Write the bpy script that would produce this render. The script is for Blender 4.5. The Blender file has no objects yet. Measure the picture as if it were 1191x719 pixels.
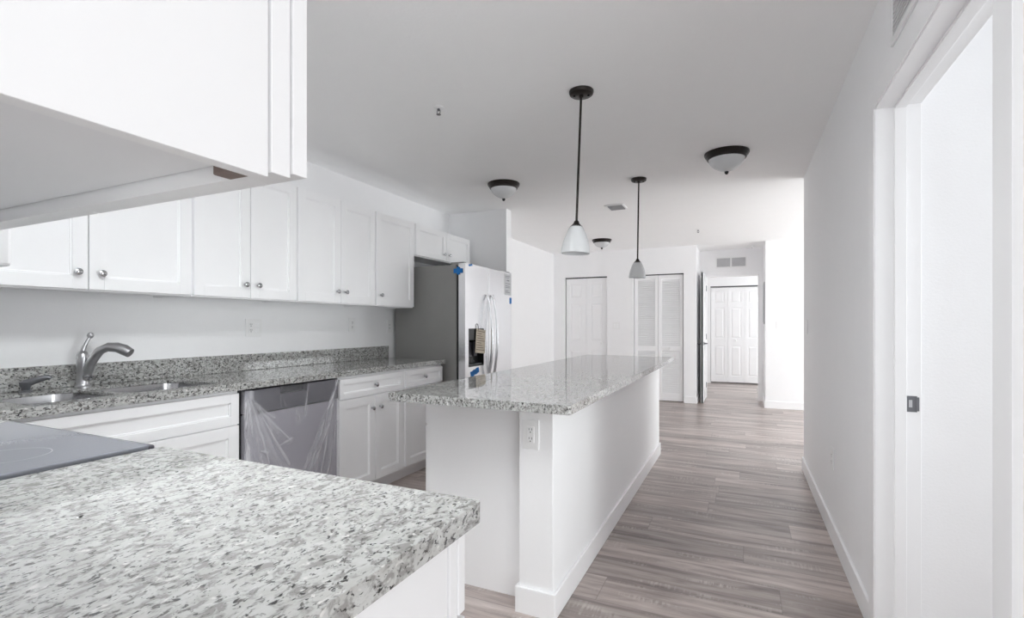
import bpy, bmesh, math, random
from mathutils import Vector, Matrix
from mathutils.geometry import tessellate_polygon

random.seed(7)
SC = bpy.context.scene
COL = SC.collection

# ------------------------------------------------------------------ camera, light, exposure
H = 2.445                      # ceiling height
cam_d = bpy.data.cameras.new('camera')
cam = bpy.data.objects.new('camera', cam_d)
COL.objects.link(cam)
cam.location = (0, 0, 1.215)
cam.rotation_euler = (math.radians(90), 0, math.radians(24.835))
cam_d.sensor_width = 36
cam_d.lens = 36 * 578 / 1191
cam_d.shift_y = 18.5 / 1191
cam_d.clip_start = 0.02
SC.camera = cam

SC.view_settings.view_transform = 'Standard'
SC.view_settings.look = 'None'
SC.view_settings.gamma = 1
SC.view_settings.use_curve_mapping = False
SC.view_settings.exposure = 0.62
SC.cycles.max_bounces = 16
SC.cycles.diffuse_bounces = 12
SC.cycles.glossy_bounces = 5
SC.cycles.transparent_max_bounces = 10
SC.cycles.caustics_reflective = False
SC.cycles.caustics_refractive = False
SC.cycles.sample_clamp_indirect = 6
SC.cycles.use_denoising = True

w = bpy.data.worlds.new('daylight')
SC.world = w
w.use_nodes = True
w.node_tree.nodes['Background'].inputs[0].default_value = (0.93, 0.96, 1.0, 1)
w.node_tree.nodes['Background'].inputs[1].default_value = 0.7


def area(name, loc, rot, sx, sy, power, color=(1, 1, 1)):
    d = bpy.data.lights.new(name, 'AREA')
    d.shape = 'RECTANGLE'
    d.size = sx
    d.size_y = sy
    d.energy = power
    d.color = color
    o = bpy.data.objects.new(name, d)
    o.location = loc
    o.rotation_euler = rot
    COL.objects.link(o)
    return o


R90 = math.radians(90)
COOL = (0.94, 0.99, 1.0)
# area lamps standing in for daylight from unseen windows, plus one added fill
# (some tilted upward to brighten the ceiling)
area('living_window_daylight', (4.4, 6.15, 0.7), (0, R90 + math.radians(60), 0), 1.6, 2.2, 104, COOL)
area('right_rear_fill', (2.8, -2.8, 0.7), (R90 + math.radians(20), 0, math.radians(40)), 2.6, 1.4, 44, COOL)  # fill lamp added to brighten the aisle cabinet fronts; no glass door here
area('rear_window_daylight', (-0.9, -3.4, 0.9), (R90 + math.radians(68), 0, 0), 2.4, 1.8, 25, COOL)
area('side_room_window_daylight', (2.85, 1.50, 1.3), (0, R90, 0), 2.0, 1.0, 7.5, COOL).data.spread = math.radians(75)
area('bedroom_window_daylight', (2.9, 10.0, 1.35), (0, R90, 0), 1.8, 1.8, 36, COOL)


# ------------------------------------------------------------------ materials
def new_mat(name):
    m = bpy.data.materials.new(name)
    m.use_nodes = True
    return m, m.node_tree.nodes, m.node_tree.links, m.node_tree.nodes['Principled BSDF']


def s2l(c):
    return tuple(((v / 255) / 12.92 if v / 255 <= 0.04045 else ((v / 255 + 0.055) / 1.055) ** 2.4) for v in c)


def plain(name, rgb, rough=0.5, metal=0.0, bump=0.0, scale=200, vary=0.03, coat=0.0, spec=0.5):
    """procedural: slight noise variation in the colour plus optional fine bump"""
    m, N, L, P = new_mat(name)
    tc = N.new('ShaderNodeTexCoord')
    nz = N.new('ShaderNodeTexNoise')
    nz.inputs['Scale'].default_value = 6
    L.new(tc.outputs['Object'], nz.inputs['Vector'])
    rp = N.new('ShaderNodeValToRGB')
    c = s2l(rgb)
    rp.color_ramp.elements[0].position = 0.3
    rp.color_ramp.elements[1].position = 0.7
    rp.color_ramp.elements[0].color = tuple(v * (1 - vary) for v in c) + (1,)
    rp.color_ramp.elements[1].color = tuple(min(1, v * (1 + vary)) for v in c) + (1,)
    L.new(nz.outputs['Fac'], rp.inputs['Fac'])
    L.new(rp.outputs['Color'], P.inputs['Base Color'])
    P.inputs['Roughness'].default_value = rough
    P.inputs['Metallic'].default_value = metal
    P.inputs['Coat Weight'].default_value = coat
    P.inputs['Specular IOR Level'].default_value = spec
    if bump:
        n2 = N.new('ShaderNodeTexNoise')
        n2.inputs['Scale'].default_value = scale
        n2.inputs['Detail'].default_value = 3
        L.new(tc.outputs['Object'], n2.inputs['Vector'])
        b = N.new('ShaderNodeBump')
        b.inputs['Strength'].default_value = bump
        b.inputs['Distance'].default_value = 0.002
        L.new(n2.outputs['Fac'], b.inputs['Height'])
        L.new(b.outputs['Normal'], P.inputs['Normal'])
    return m


M = {}
M['wall'] = plain('wall_paint', (247, 247, 248), 0.7, bump=0.25, scale=120, vary=0.006)
M['ceiling'] = plain('ceiling_paint', (250, 250, 250), 0.8, bump=0.35, scale=70, vary=0.006)
M['trim'] = plain('trim_paint', (248, 248, 249), 0.35, vary=0.005)
M['cabinet'] = plain('cabinet_paint', (248, 248, 249), 0.32, vary=0.005)
M['cabinet_under'] = plain('cabinet_underside', (244, 244, 246), 0.5, vary=0.006)
M['door'] = plain('door_paint', (247, 247, 248), 0.4, vary=0.005)
M['plastic'] = plain('white_plastic', (243, 243, 243), 0.35, vary=0.004)
M['slot'] = plain('dark_slot', (70, 70, 72), 0.6)
M['bronze'] = plain('oil_rubbed_bronze', (44, 39, 37), 0.35, metal=0.55, vary=0.15)
M['nickel'] = plain('brushed_nickel', (200, 200, 202), 0.28, metal=1.0, vary=0.05)
M['chrome'] = plain('polished_knob', (190, 190, 192), 0.12, metal=1.0, vary=0.03)
M['black'] = plain('black_plastic', (24, 24, 26), 0.25, vary=0.1)
M['fridge_side'] = plain('fridge_grey_paint', (140, 139, 137), 0.42, vary=0.02)
M['gasket'] = plain('dark_gasket', (38, 38, 39), 0.6)
M['dishwasher'] = plain('slate_steel', (168, 166, 175), 0.36, metal=0.15, vary=0.03)
M['dw_panel'] = plain('slate_steel_control_panel', (84, 82, 90), 0.34, metal=0.15, vary=0.05)
M['tape'] = plain('blue_painters_tape', (20, 112, 186), 0.7, vary=0.12)
M['paper'] = plain('sticker_paper', (196, 197, 200), 0.6, vary=0.02)
M['ink'] = plain('grey_ink', (120, 121, 124), 0.7)
M['card'] = plain('tan_card', (202, 190, 172), 0.7, vary=0.08)
M['card_ink'] = plain('brown_ink', (120, 104, 90), 0.7)
M['vent'] = plain('vent_grey', (214, 214, 216), 0.5)
M['vent_dark'] = plain('vent_shadow_gap', (176, 176, 178), 0.8)
M['hinge'] = plain('brown_bracket', (128, 112, 106), 0.6)
M['panel_grey'] = plain('panel_grey_paint', (186, 187, 190), 0.5)
M['strike'] = plain('satin_strike_plate', (120, 121, 125), 0.35, metal=0.7, vary=0.05)


def steel(name, rgb, rough, axis):
    m, N, L, P = new_mat(name)
    tc = N.new('ShaderNodeTexCoord')
    mp = N.new('ShaderNodeMapping')
    mp.inputs['Scale'].default_value = axis
    nz = N.new('ShaderNodeTexNoise')
    nz.inputs['Scale'].default_value = 1
    nz.inputs['Detail'].default_value = 4
    L.new(tc.outputs['Object'], mp.inputs['Vector'])
    L.new(mp.outputs['Vector'], nz.inputs['Vector'])
    P.inputs['Base Color'].default_value = s2l(rgb) + (1,)
    P.inputs['Metallic'].default_value = 1
    mr = N.new('ShaderNodeMapRange')
    mr.inputs['To Min'].default_value = rough * 0.8
    mr.inputs['To Max'].default_value = rough * 1.25
    L.new(nz.outputs['Fac'], mr.inputs['Value'])
    L.new(mr.outputs['Result'], P.inputs['Roughness'])
    return m


M['steel'] = steel('brushed_stainless', (226, 226, 228), 0.24, (3, 3, 3))
M['sink'] = steel('sink_stainless', (196, 196, 198), 0.2, (200, 6, 6))

# glossy black ceramic glass of the cooktop
m, N, L, P = new_mat('ceramic_glass')
tc = N.new('ShaderNodeTexCoord')
vz = N.new('ShaderNodeTexNoise'); vz.inputs['Scale'].default_value = 350
L.new(tc.outputs['Object'], vz.inputs['Vector'])
rp = N.new('ShaderNodeValToRGB')
rp.color_ramp.elements[0].color = (0.21, 0.22, 0.255, 1)
rp.color_ramp.elements[1].color = (0.25, 0.26, 0.295, 1)
L.new(vz.outputs['Fac'], rp.inputs['Fac'])
L.new(rp.outputs['Color'], P.inputs['Base Color'])
P.inputs['Roughness'].default_value = 0.06
P.inputs['IOR'].default_value = 1.6
M['glass_top'] = m

# frosted white lamp glass
m, N, L, P = new_mat('frosted_lamp_glass')
tc = N.new('ShaderNodeTexCoord')
nz = N.new('ShaderNodeTexNoise'); nz.inputs['Scale'].default_value = 14
L.new(tc.outputs['Object'], nz.inputs['Vector'])
rp = N.new('ShaderNodeValToRGB')
rp.color_ramp.elements[0].color = (0.80, 0.81, 0.82, 1)
rp.color_ramp.elements[1].color = (0.90, 0.91, 0.92, 1)
L.new(nz.outputs['Fac'], rp.inputs['Fac'])
L.new(rp.outputs['Color'], P.inputs['Base Color'])
P.inputs['Roughness'].default_value = 0.25
tr = N.new('ShaderNodeBsdfTranslucent'); tr.inputs['Color'].default_value = (0.92, 0.93, 0.94, 1)
mx = N.new('ShaderNodeMixShader'); mx.inputs[0].default_value = 0.25
L.new(P.outputs[0], mx.inputs[1]); L.new(tr.outputs[0], mx.inputs[2])
L.new(mx.outputs[0], N['Material Output'].inputs['Surface'])
M['lamp_glass'] = m


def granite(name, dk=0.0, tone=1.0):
    m, N, L, P = new_mat(name)
    tc = N.new('ShaderNodeTexCoord')
    def noise(scale, det, rough=0.55, dist=0.0, off=0.0):
        mp = N.new('ShaderNodeMapping')
        mp.inputs['Location'].default_value = (off, off * 1.7, off * 0.6)
        mp.inputs['Rotation'].default_value = (0, 0, 0.25)
        mp.inputs['Scale'].default_value = (1.15, 0.68, 1.0)
        L.new(tc.outputs['Object'], mp.inputs['Vector'])
        n = N.new('ShaderNodeTexNoise')
        n.inputs['Scale'].default_value = scale
        n.inputs['Detail'].default_value = det
        n.inputs['Roughness'].default_value = rough
        n.inputs['Distortion'].default_value = dist
        L.new(mp.outputs['Vector'], n.inputs['Vector'])
        return n
    def ramp(n, p0, p1, c0=0.0, c1=1.0):
        r = N.new('ShaderNodeValToRGB')
        r.color_ramp.elements[0].position = p0
        r.color_ramp.elements[1].position = p1
        r.color_ramp.elements[0].color = (c0, c0, c0, 1)
        r.color_ramp.elements[1].color = (c1, c1, c1, 1)
        L.new(n.outputs['Fac'], r.inputs['Fac'])
        return r
    def mix(fac, a, b):
        x = N.new('ShaderNodeMix'); x.data_type = 'RGBA'
        L.new(fac, x.inputs['Factor'])
        if isinstance(a, tuple): x.inputs['A'].default_value = s2l(a) + (1,)
        else: L.new(a, x.inputs['A'])
        x.inputs['B'].default_value = s2l(b) + (1,)
        return x.outputs['Result']
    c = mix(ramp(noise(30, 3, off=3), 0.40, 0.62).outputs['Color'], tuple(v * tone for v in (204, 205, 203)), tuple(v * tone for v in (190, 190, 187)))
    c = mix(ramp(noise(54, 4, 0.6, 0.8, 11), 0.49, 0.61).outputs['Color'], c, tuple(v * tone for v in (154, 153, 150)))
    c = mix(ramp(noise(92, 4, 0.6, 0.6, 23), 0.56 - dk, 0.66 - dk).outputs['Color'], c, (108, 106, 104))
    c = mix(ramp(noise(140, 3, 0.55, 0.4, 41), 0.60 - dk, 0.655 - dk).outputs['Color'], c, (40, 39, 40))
    c = mix(ramp(noise(95, 3, 0.5, 0.4, 57), 0.62, 0.72).outputs['Color'], c, (226, 225, 222))
    L.new(c, P.inputs['Base Color'])
    P.inputs['Roughness'].default_value = 0.0
    P.inputs['IOR'].default_value = 1.75
    return m


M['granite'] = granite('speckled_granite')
M['granite_shaded'] = granite('shaded_speckled_granite', 0.03, 0.95)  # same stone, with the shade on island and sink counters put into its colour


def planks():
    m, N, L, P = new_mat('grey_brown_vinyl_plank')
    tc = N.new('ShaderNodeTexCoord')
    sp = N.new('ShaderNodeSeparateXYZ')
    L.new(tc.outputs['Object'], sp.inputs[0])
    def math_(op, a, b=None):
        n = N.new('ShaderNodeMath'); n.operation = op
        for i, v in enumerate((a, b)):
            if v is None: continue
            if isinstance(v, (int, float)): n.inputs[i].default_value = v
            else: L.new(v, n.inputs[i])
        return n.outputs[0]
    W, LEN = 0.215, 1.30
    yv = math_('DIVIDE', sp.outputs['Y'], W)
    row = math_('FLOOR', yv)
    fy = math_('FRACT', yv)
    wn = N.new('ShaderNodeTexWhiteNoise'); wn.noise_dimensions = '1D'
    L.new(row, wn.inputs['W'])
    xv = math_('ADD', math_('DIVIDE', sp.outputs['X'], LEN), math_('MULTIPLY', wn.outputs['Value'], 5.0))
    colm = math_('FLOOR', xv)
    fx = math_('FRACT', xv)
    cb = N.new('ShaderNodeCombineXYZ')
    L.new(row, cb.inputs[0]); L.new(colm, cb.inputs[1])
    wn2 = N.new('ShaderNodeTexWhiteNoise'); wn2.noise_dimensions = '2D'
    L.new(cb.outputs[0], wn2.inputs['Vector'])
    # grain, shifted per plank and stretched along the plank
    off = math_('MULTIPLY', wn2.outputs['Value'], 37.0)
    gx = N.new('ShaderNodeCombineXYZ')
    L.new(math_('ADD', math_('MULTIPLY', sp.outputs['X'], 1.6), off), gx.inputs[0])
    L.new(math_('MULTIPLY', sp.outputs['Y'], 17.0), gx.inputs[1])
    L.new(off, gx.inputs[2])
    gr = N.new('ShaderNodeTexNoise'); gr.inputs['Scale'].default_value = 1.0
    gr.inputs['Detail'].default_value = 6; gr.inputs['Roughness'].default_value = 0.62
    gr.inputs['Distortion'].default_value = 0.5
    L.new(gx.outputs[0], gr.inputs['Vector'])
    # saw marks across the plank, in patches
    sx = N.new('ShaderNodeCombineXYZ')
    L.new(math_('ADD', math_('MULTIPLY', sp.outputs['X'], 75.0), off), sx.inputs[0])
    L.new(math_('MULTIPLY', sp.outputs['Y'], 9.0), sx.inputs[1])
    sw = N.new('ShaderNodeTexNoise'); sw.inputs['Scale'].default_value = 1.0; sw.inputs['Detail'].default_value = 2
    L.new(sx.outputs[0], sw.inputs['Vector'])
    px = N.new('ShaderNodeCombineXYZ')
    L.new(math_('ADD', math_('MULTIPLY', sp.outputs['X'], 2.5), off), px.inputs[0])
    L.new(math_('MULTIPLY', sp.outputs['Y'], 14.0), px.inputs[1])
    pt = N.new('ShaderNodeTexNoise'); pt.inputs['Scale'].default_value = 1.0; pt.inputs['Detail'].default_value = 2
    L.new(px.outputs[0], pt.inputs['Vector'])
    patch = N.new('ShaderNodeMapRange'); patch.inputs['From Min'].default_value = 0.55; patch.inputs['From Max'].default_value = 0.72
    L.new(pt.outputs['Fac'], patch.inputs['Value'])
    saw = N.new('ShaderNodeMapRange'); saw.inputs['From Min'].default_value = 0.45; saw.inputs['From Max'].default_value = 0.6
    L.new(sw.outputs['Fac'], saw.inputs['Value'])
    sawm = math_('MULTIPLY', math_('MULTIPLY', patch.outputs[0], saw.outputs[0]), 0.75)
    rp = N.new('ShaderNodeValToRGB')
    e = rp.color_ramp.elements
    e[0].position = 0.33; e[0].color = s2l((126, 115, 111)) + (1,)
    e[1].position = 0.68; e[1].color = s2l((200, 190, 185)) + (1,)
    k = e.new(0.5); k.color = s2l((170, 158, 153)) + (1,)
    L.new(gr.outputs['Fac'], rp.inputs['Fac'])
    hsv = N.new('ShaderNodeHueSaturation')
    tone = N.new('ShaderNodeMapRange'); tone.inputs['To Min'].default_value = 0.76; tone.inputs['To Max'].default_value = 1.18
    L.new(wn2.outputs['Value'], tone.inputs['Value'])
    L.new(tone.outputs[0], hsv.inputs['Value'])
    L.new(rp.outputs['Color'], hsv.inputs['Color'])
    mx = N.new('ShaderNodeMix'); mx.data_type = 'RGBA'
    L.new(sawm, mx.inputs['Factor']); L.new(hsv.outputs['Color'], mx.inputs['A'])
    mx.inputs['B'].default_value = s2l((206, 199, 195)) + (1,)
    # seams
    ey = math_('MINIMUM', fy, math_('SUBTRACT', 1.0, fy))
    ex = math_('MINIMUM', fx, math_('SUBTRACT', 1.0, fx))
    seam = math_('MAXIMUM', math_('LESS_THAN', ey, 0.010), math_('LESS_THAN', ex, 0.0016))
    mx2 = N.new('ShaderNodeMix'); mx2.data_type = 'RGBA'
    L.new(math_('MULTIPLY', seam, 0.35), mx2.inputs['Factor'])
    L.new(mx.outputs['Result'], mx2.inputs['A'])
    mx2.inputs['B'].default_value = s2l((84, 76, 74)) + (1,)
    L.new(mx2.outputs['Result'], P.inputs['Base Color'])
    P.inputs['Roughness'].default_value = 0.33
    bp = N.new('ShaderNodeBump'); bp.inputs['Strength'].default_value = 0.12; bp.inputs['Distance'].default_value = 0.002
    L.new(gr.outputs['Fac'], bp.inputs['Height'])
    L.new(bp.outputs['Normal'], P.inputs['Normal'])
    return m


M['floor'] = planks()

# clear wrapping film: whiter where it is folded double
m, N, L, P = new_mat('clear_film')
at = N.new('ShaderNodeAttribute'); at.attribute_name = 'fold'
nz = N.new('ShaderNodeTexNoise'); nz.inputs['Scale'].default_value = 9; nz.inputs['Detail'].default_value = 3
tc = N.new('ShaderNodeTexCoord'); L.new(tc.outputs['Object'], nz.inputs['Vector'])
bp = N.new('ShaderNodeBump'); bp.inputs['Strength'].default_value = 0.5; bp.inputs['Distance'].default_value = 0.01
L.new(nz.outputs['Fac'], bp.inputs['Height'])
P.inputs['Base Color'].default_value = (0.86, 0.86, 0.90, 1)
P.inputs['Roughness'].default_value = 0.16
L.new(bp.outputs['Normal'], P.inputs['Normal'])
mr = N.new('ShaderNodeMapRange'); mr.inputs['To Min'].default_value = 0.12; mr.inputs['To Max'].default_value = 0.75
L.new(at.outputs['Fac'], mr.inputs['Value'])
L.new(mr.outputs[0], P.inputs['Alpha'])
M['film'] = m


# ------------------------------------------------------------------ mesh helpers
LOC = {}


class MB:
    """collects shapes in world coordinates and links them as ONE mesh object"""
    def __init__(self):
        self.v, self.f = [], []
        self.smooth = []

    def add(self, vs, fs, smooth=False):
        o = len(self.v)
        self.v += [Vector(p) for p in vs]
        self.f += [[i + o for i in f] for f in fs]
        self.smooth += [smooth] * len(fs)
        return self

    def box(self, x0, x1, y0, y1, z0, z1):
        x0, x1 = min(x0, x1), max(x0, x1)
        y0, y1 = min(y0, y1), max(y0, y1)
        z0, z1 = min(z0, z1), max(z0, z1)
        return self.add([(x0, y0, z0), (x1, y0, z0), (x1, y1, z0), (x0, y1, z0),
                         (x0, y0, z1), (x1, y0, z1), (x1, y1, z1), (x0, y1, z1)],
                        [(0, 3, 2, 1), (4, 5, 6, 7), (0, 1, 5, 4), (1, 2, 6, 5), (2, 3, 7, 6), (3, 0, 4, 7)])

    def lathe(self, prof, mat=Matrix(), seg=28):
        """prof: (r, z) pairs; revolved about local Z then placed by mat"""
        vs, fs = [], []
        n = len(prof)
        for r, z in prof:
            for k in range(seg):
                a = 2 * math.pi * k / seg
                vs.append(mat @ Vector((r * math.cos(a), r * math.sin(a), z)))
        for i in range(n - 1):
            for k in range(seg):
                k2 = (k + 1) % seg
                fs.append((i * seg + k, i * seg + k2, (i + 1) * seg + k2, (i + 1) * seg + k))
        fs.append(tuple(range(seg))[::-1])
        fs.append(tuple((n - 1) * seg + k for k in range(seg)))
        return self.add(vs, fs, True)

    def tube(self, pts, rad, seg=14, flat=1.0):
        pts = [Vector(p) for p in pts]
        if not isinstance(rad, (list, tuple)):
            rad = [rad] * len(pts)
        vs, fs = [], []
        t0 = (pts[1] - pts[0]).normalized()
        ref = Vector((0, 0, 1)) if abs(t0.z) < 0.9 else Vector((0, 1, 0))
        nrm = t0.cross(ref).normalized()
        for i, p in enumerate(pts):
            t = (pts[min(i + 1, len(pts) - 1)] - pts[max(i - 1, 0)]).normalized()
            nrm = (nrm - t * nrm.dot(t)).normalized()
            b = t.cross(nrm)
            for k in range(seg):
                a = 2 * math.pi * k / seg
                vs.append(p + nrm * (math.cos(a) * rad[i]) + b * (math.sin(a) * rad[i] * flat))
        for i in range(len(pts) - 1):
            for k in range(seg):
                k2 = (k + 1) % seg
                fs.append((i * seg + k, i * seg + k2, (i + 1) * seg + k2, (i + 1) * seg + k))
        fs.append(tuple(range(seg))[::-1])
        fs.append(tuple((len(pts) - 1) * seg + k for k in range(seg)))
        return self.add(vs, fs, True)

    def slab(self, outer, z0, z1, holes=()):
        """polygon with holes extruded from z0 to z1"""
        loops = [list(outer)] + [list(h) for h in holes]
        flat = [p for l in loops for p in l]
        tri = tessellate_polygon([[Vector((x, y, 0)) for x, y in l] for l in loops])
        n = len(flat)
        vs = [(x, y, z0) for x, y in flat] + [(x, y, z1) for x, y in flat]
        fs = []
        for t in tri:
            fs.append(tuple(t)); fs.append(tuple(i + n for i in t))
        o = 0
        for l in loops:
            k = len(l)
            for i in range(k):
                a, b = o + i, o + (i + 1) % k
                fs.append((a, b, b + n, a + n))
            o += k
        return self.add(vs, fs)

    def build(self, name, mat, parent=None, bevel=0.0, origin=None, seg=2, fix=True):
        if parent is not None:
            o0 = LOC[parent.name]
        elif origin is not None:
            o0 = Vector(origin)
        else:
            xs = [p.x for p in self.v]; ys = [p.y for p in self.v]; zs = [p.z for p in self.v]
            o0 = Vector(((min(xs) + max(xs)) / 2, (min(ys) + max(ys)) / 2, min(zs)))
        me = bpy.data.meshes.new(name)
        me.from_pydata([tuple(p - o0) for p in self.v], [], self.f)
        me.materials.append(mat)
        for p, s in zip(me.polygons, self.smooth):
            p.use_smooth = s
        if fix:
            bm = bmesh.new(); bm.from_mesh(me)
            bmesh.ops.recalc_face_normals(bm, faces=bm.faces)
            bm.to_mesh(me); bm.free()
        o = bpy.data.objects.new(name, me)
        COL.objects.link(o)
        if parent is not None:
            o.parent = parent
            LOC[o.name] = o0
        else:
            o.location = o0
            LOC[o.name] = o0
        if bevel:
            b = o.modifiers.new('bevel', 'BEVEL')
            b.width = bevel; b.segments = seg; b.limit_method = 'ANGLE'; b.angle_limit = math.radians(50)
            b.harden_normals = False
        elif any(self.smooth):
            e = o.modifiers.new('split', 'EDGE_SPLIT'); e.split_angle = math.radians(42)
        return o


def B(*a):
    return MB().box(*a)


def tag(o, label, cat, group=None, kind=None):
    o['label'] = label
    o['category'] = cat
    if group: o['group'] = group
    if kind: o['kind'] = kind
    return o


def thing(name, label, cat, loc, group=None, kind=None):
    o = bpy.data.objects.new(name, None)
    o.empty_display_size = 0.05
    COL.objects.link(o)
    o.location = loc
    LOC[o.name] = Vector(loc)
    return tag(o, label, cat, group, kind)


def struct(name, mb, mat, label, cat, bevel=0.0):
    return tag(mb.build(name, mat, origin=(0, 0, 0), bevel=bevel), label, cat, kind='structure')


class Face:
    """a vertical face: u runs along the width, n points out of the face. 'x+' 'x-' 'y+' 'y-'"""
    def __init__(self, kind, plane):
        self.k, self.p = kind, plane

    def box(self, mb, u0, u1, z0, z1, d0, d1):
        s = 1 if self.k[1] == '+' else -1
        a, b = self.p + s * d0, self.p + s * d1
        if self.k[0] == 'x': mb.box(a, b, u0, u1, z0, z1)
        else: mb.box(u0, u1, a, b, z0, z1)
        return mb

    def matrix(self, u, z, d=0.0):
        s = 1 if self.k[1] == '+' else -1
        if self.k[0] == 'x':
            return Matrix.Translation((self.p + s * d, u, z)) @ Matrix.Rotation(s * R90, 4, 'Y')
        return Matrix.Translation((u, self.p + s * d, z)) @ Matrix.Rotation(-s * R90, 4, 'X')


def frustum_panel(mb, F, u0, u1, z0, z1, ins, d0, d1):
    """a raised field: bevelled edges from depth d0 at the rim to d1 at ins inside"""
    s = 1 if F.k[1] == '+' else -1
    def P(u, z, d):
        return (F.p + s * d, u, z) if F.k[0] == 'x' else (u, F.p + s * d, z)
    o = [(u0, z0), (u1, z0), (u1, z1), (u0, z1)]
    i = [(u0 + ins, z0 + ins), (u1 - ins, z0 + ins), (u1 - ins, z1 - ins), (u0 + ins, z1 - ins)]
    vs = [P(u, z, d0) for u, z in o] + [P(u, z, d1) for u, z in i]
    fs = [(0, 1, 5, 4), (1, 2, 6, 5), (2, 3, 7, 6), (3, 0, 4, 7), (4, 5, 6, 7), (3, 2, 1, 0)]
    mb.add(vs, fs)


def shaker(F, u0, u1, z0, z1, st=0.058, th=0.020):
    """five-piece shaker front: frame with a recessed flat panel and a small sloped bead"""
    mb = MB()
    F.box(mb, u0, u0 + st, z0, z1, 0, th)
    F.box(mb, u1 - st, u1, z0, z1, 0, th)
    F.box(mb, u0 + st, u1 - st, z0, z0 + st, 0, th)
    F.box(mb, u0 + st, u1 - st, z1 - st, z1, 0, th)
    F.box(mb, u0 + st, u1 - st, z0 + st, z1 - st, 0, th - 0.011)
    b = 0.007
    for (a0, a1, c0, c1) in ((u0 + st, u0 + st + b, z0 + st, z1 - st), (u1 - st - b, u1 - st, z0 + st, z1 - st),
                             (u0 + st, u1 - st, z0 + st, z0 + st + b), (u0 + st, u1 - st, z1 - st - b, z1 - st)):
        F.box(mb, a0, a1, c0, c1, 0, th - 0.006)
    return mb


KNOB = [(0.0075, 0), (0.0065, 0.004), (0.005, 0.010), (0.0065, 0.014), (0.0135, 0.017), (0.0155, 0.021), (0.0145, 0.025), (0.009, 0.028), (0.002, 0.029)]


def front(F, parent, u0, u1, z0, z1, knob=None, name='door', st=0.058):
    d = shaker(F, u0, u1, z0, z1, st).build(name, M['cabinet'], parent, bevel=0.0012)
    if knob:
        k = MB().lathe(KNOB, F.matrix(knob[0], knob[1], 0.0195), 20)
        k.build('knob', M['chrome'], d)
    return d


# ------------------------------------------------------------------ the setting
XL, XR = -2.97, 0.47           # inner faces of the left and right wall
YB = 8.15                      # the back wall

struct('floor', B(-3.2, 4.8, -3.8, 12.2, -0.1, 0.0), M['floor'], 'grey brown wood plank floor running through the whole home', 'floor')
struct('ceiling', B(-3.2, 4.8, -3.8, 12.2, H, H + 0.1), M['ceiling'], 'flat white textured ceiling over kitchen and living area', 'ceiling')
struct('wall_left', B(XL - 0.12, XL, -3.8, 12.2, 0, H), M['wall'], 'long white wall behind the sink counter and refrigerator', 'wall')
struct('wall_near', B(XL, -0.47, -0.08, 0.055, 0, H), M['wall'], 'white wall carrying the near cabinet over the range counter', 'wall')


def wall_y(y0, y1, x0, x1, openings):
    """a wall across X with openings (xa, xb, za, zb)"""
    mb = MB(); x = x0
    for xa, xb, za, zb in openings:
        if xa > x: mb.box(x, xa, y0, y1, 0, H)
        if zb < H: mb.box(xa, xb, y0, y1, zb, H)
        if za > 0: mb.box(xa, xb, y0, y1, 0, za)
        x = xb
    if x < x1: mb.box(x, x1, y0, y1, 0, H)
    return mb


def wall_x(x0, x1, y0, y1, openings):
    mb = MB(); y = y0
    for ya, yb, za, zb in openings:
        if ya > y: mb.box(x0, x1, y, ya, 0, H)
        if zb < H: mb.box(x0, x1, ya, yb, zb, H)
        if za > 0: mb.box(x0, x1, ya, yb, 0, za)
        y = yb
    if y < y1: mb.box(x0, x1, y, y1, 0, H)
    return mb


DY0, DY1, DZ = 1.31, 2.29, 2.032      # doorway in the right wall
struct('wall_right', wall_x(XR, XR + 0.115, 0.9, 4.80, [(DY0 - 0.02, DY1 + 0.02, 0, DZ + 0.02)]), M['wall'], 'grey white wall with the doorway on the right of the photo', 'wall')
struct('wall_stub', B(XL, -2.26, 4.74, 4.86, 0, H), M['wall'], 'short white wall standing out beside the refrigerator', 'wall')
struct('wall_back', wall_y(YB, YB + 0.12, XL, -0.64, [(-2.768, -2.034, 0, 2.025), (-1.60, -0.827, 0, 2.025)]), M['wall'], 'white back wall holding the two closet doors', 'wall')
struct('wall_back_right', B(0.31, 4.7, YB, YB + 0.12, 0, H), M['wall'], 'white back wall to the right of the hall opening', 'wall')
struct('wall_hall_left', B(-0.76, -0.64, YB + 0.12, 8.86, 0, H), M['wall'], 'white side wall of the hall behind the open door', 'wall')
struct('wall_hall_right', B(0.31, 0.43, YB + 0.12, 8.86, 0, H), M['wall'], 'white right side wall of the short hall', 'wall')
struct('wall_hall_end', wall_y(8.86, 8.98, XL, 3.0, [(-0.555, 0.255, 0, 2.03)]), M['wall'], 'white wall over the hall doorway with a return grille', 'wall')
struct('wall_bedroom_back', wall_y(11.2, 11.32, XL, 3.0, [(-0.60, 0.70, 0, 2.02)]), M['wall'], 'white bedroom wall around the far closet doors', 'wall')
struct('wall_closet_back', B(-1.2, 1.2, 11.9, 12.0, 0, H), M['wall'], 'white back wall inside the bedroom closet', 'wall')
struct('wall_bedroom_right', wall_x(3.0, 3.12, 8.86, 11.32, [(9.1, 10.9, 0.45, 2.25)]), M['wall'], 'white bedroom wall with a window out of view', 'wall')
# side room through the doorway
struct('wall_side_room', B(XR + 0.115, 3.0, 2.31, 2.45, 0, H), M['wall'], 'bright white wall seen through the doorway on the right', 'wall')
struct('wall_side_room_near', B(XR + 0.115, 3.0, 0.78, 0.9, 0, H), M['wall'], 'white near wall of the side room out of view', 'wall')
struct('wall_side_room_right', wall_x(2.9, 3.02, 0.9, 2.33, [(1.06, 2.18, 0.3, 2.3)]), M['wall'], 'white window wall of the side room out of view', 'wall')
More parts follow.
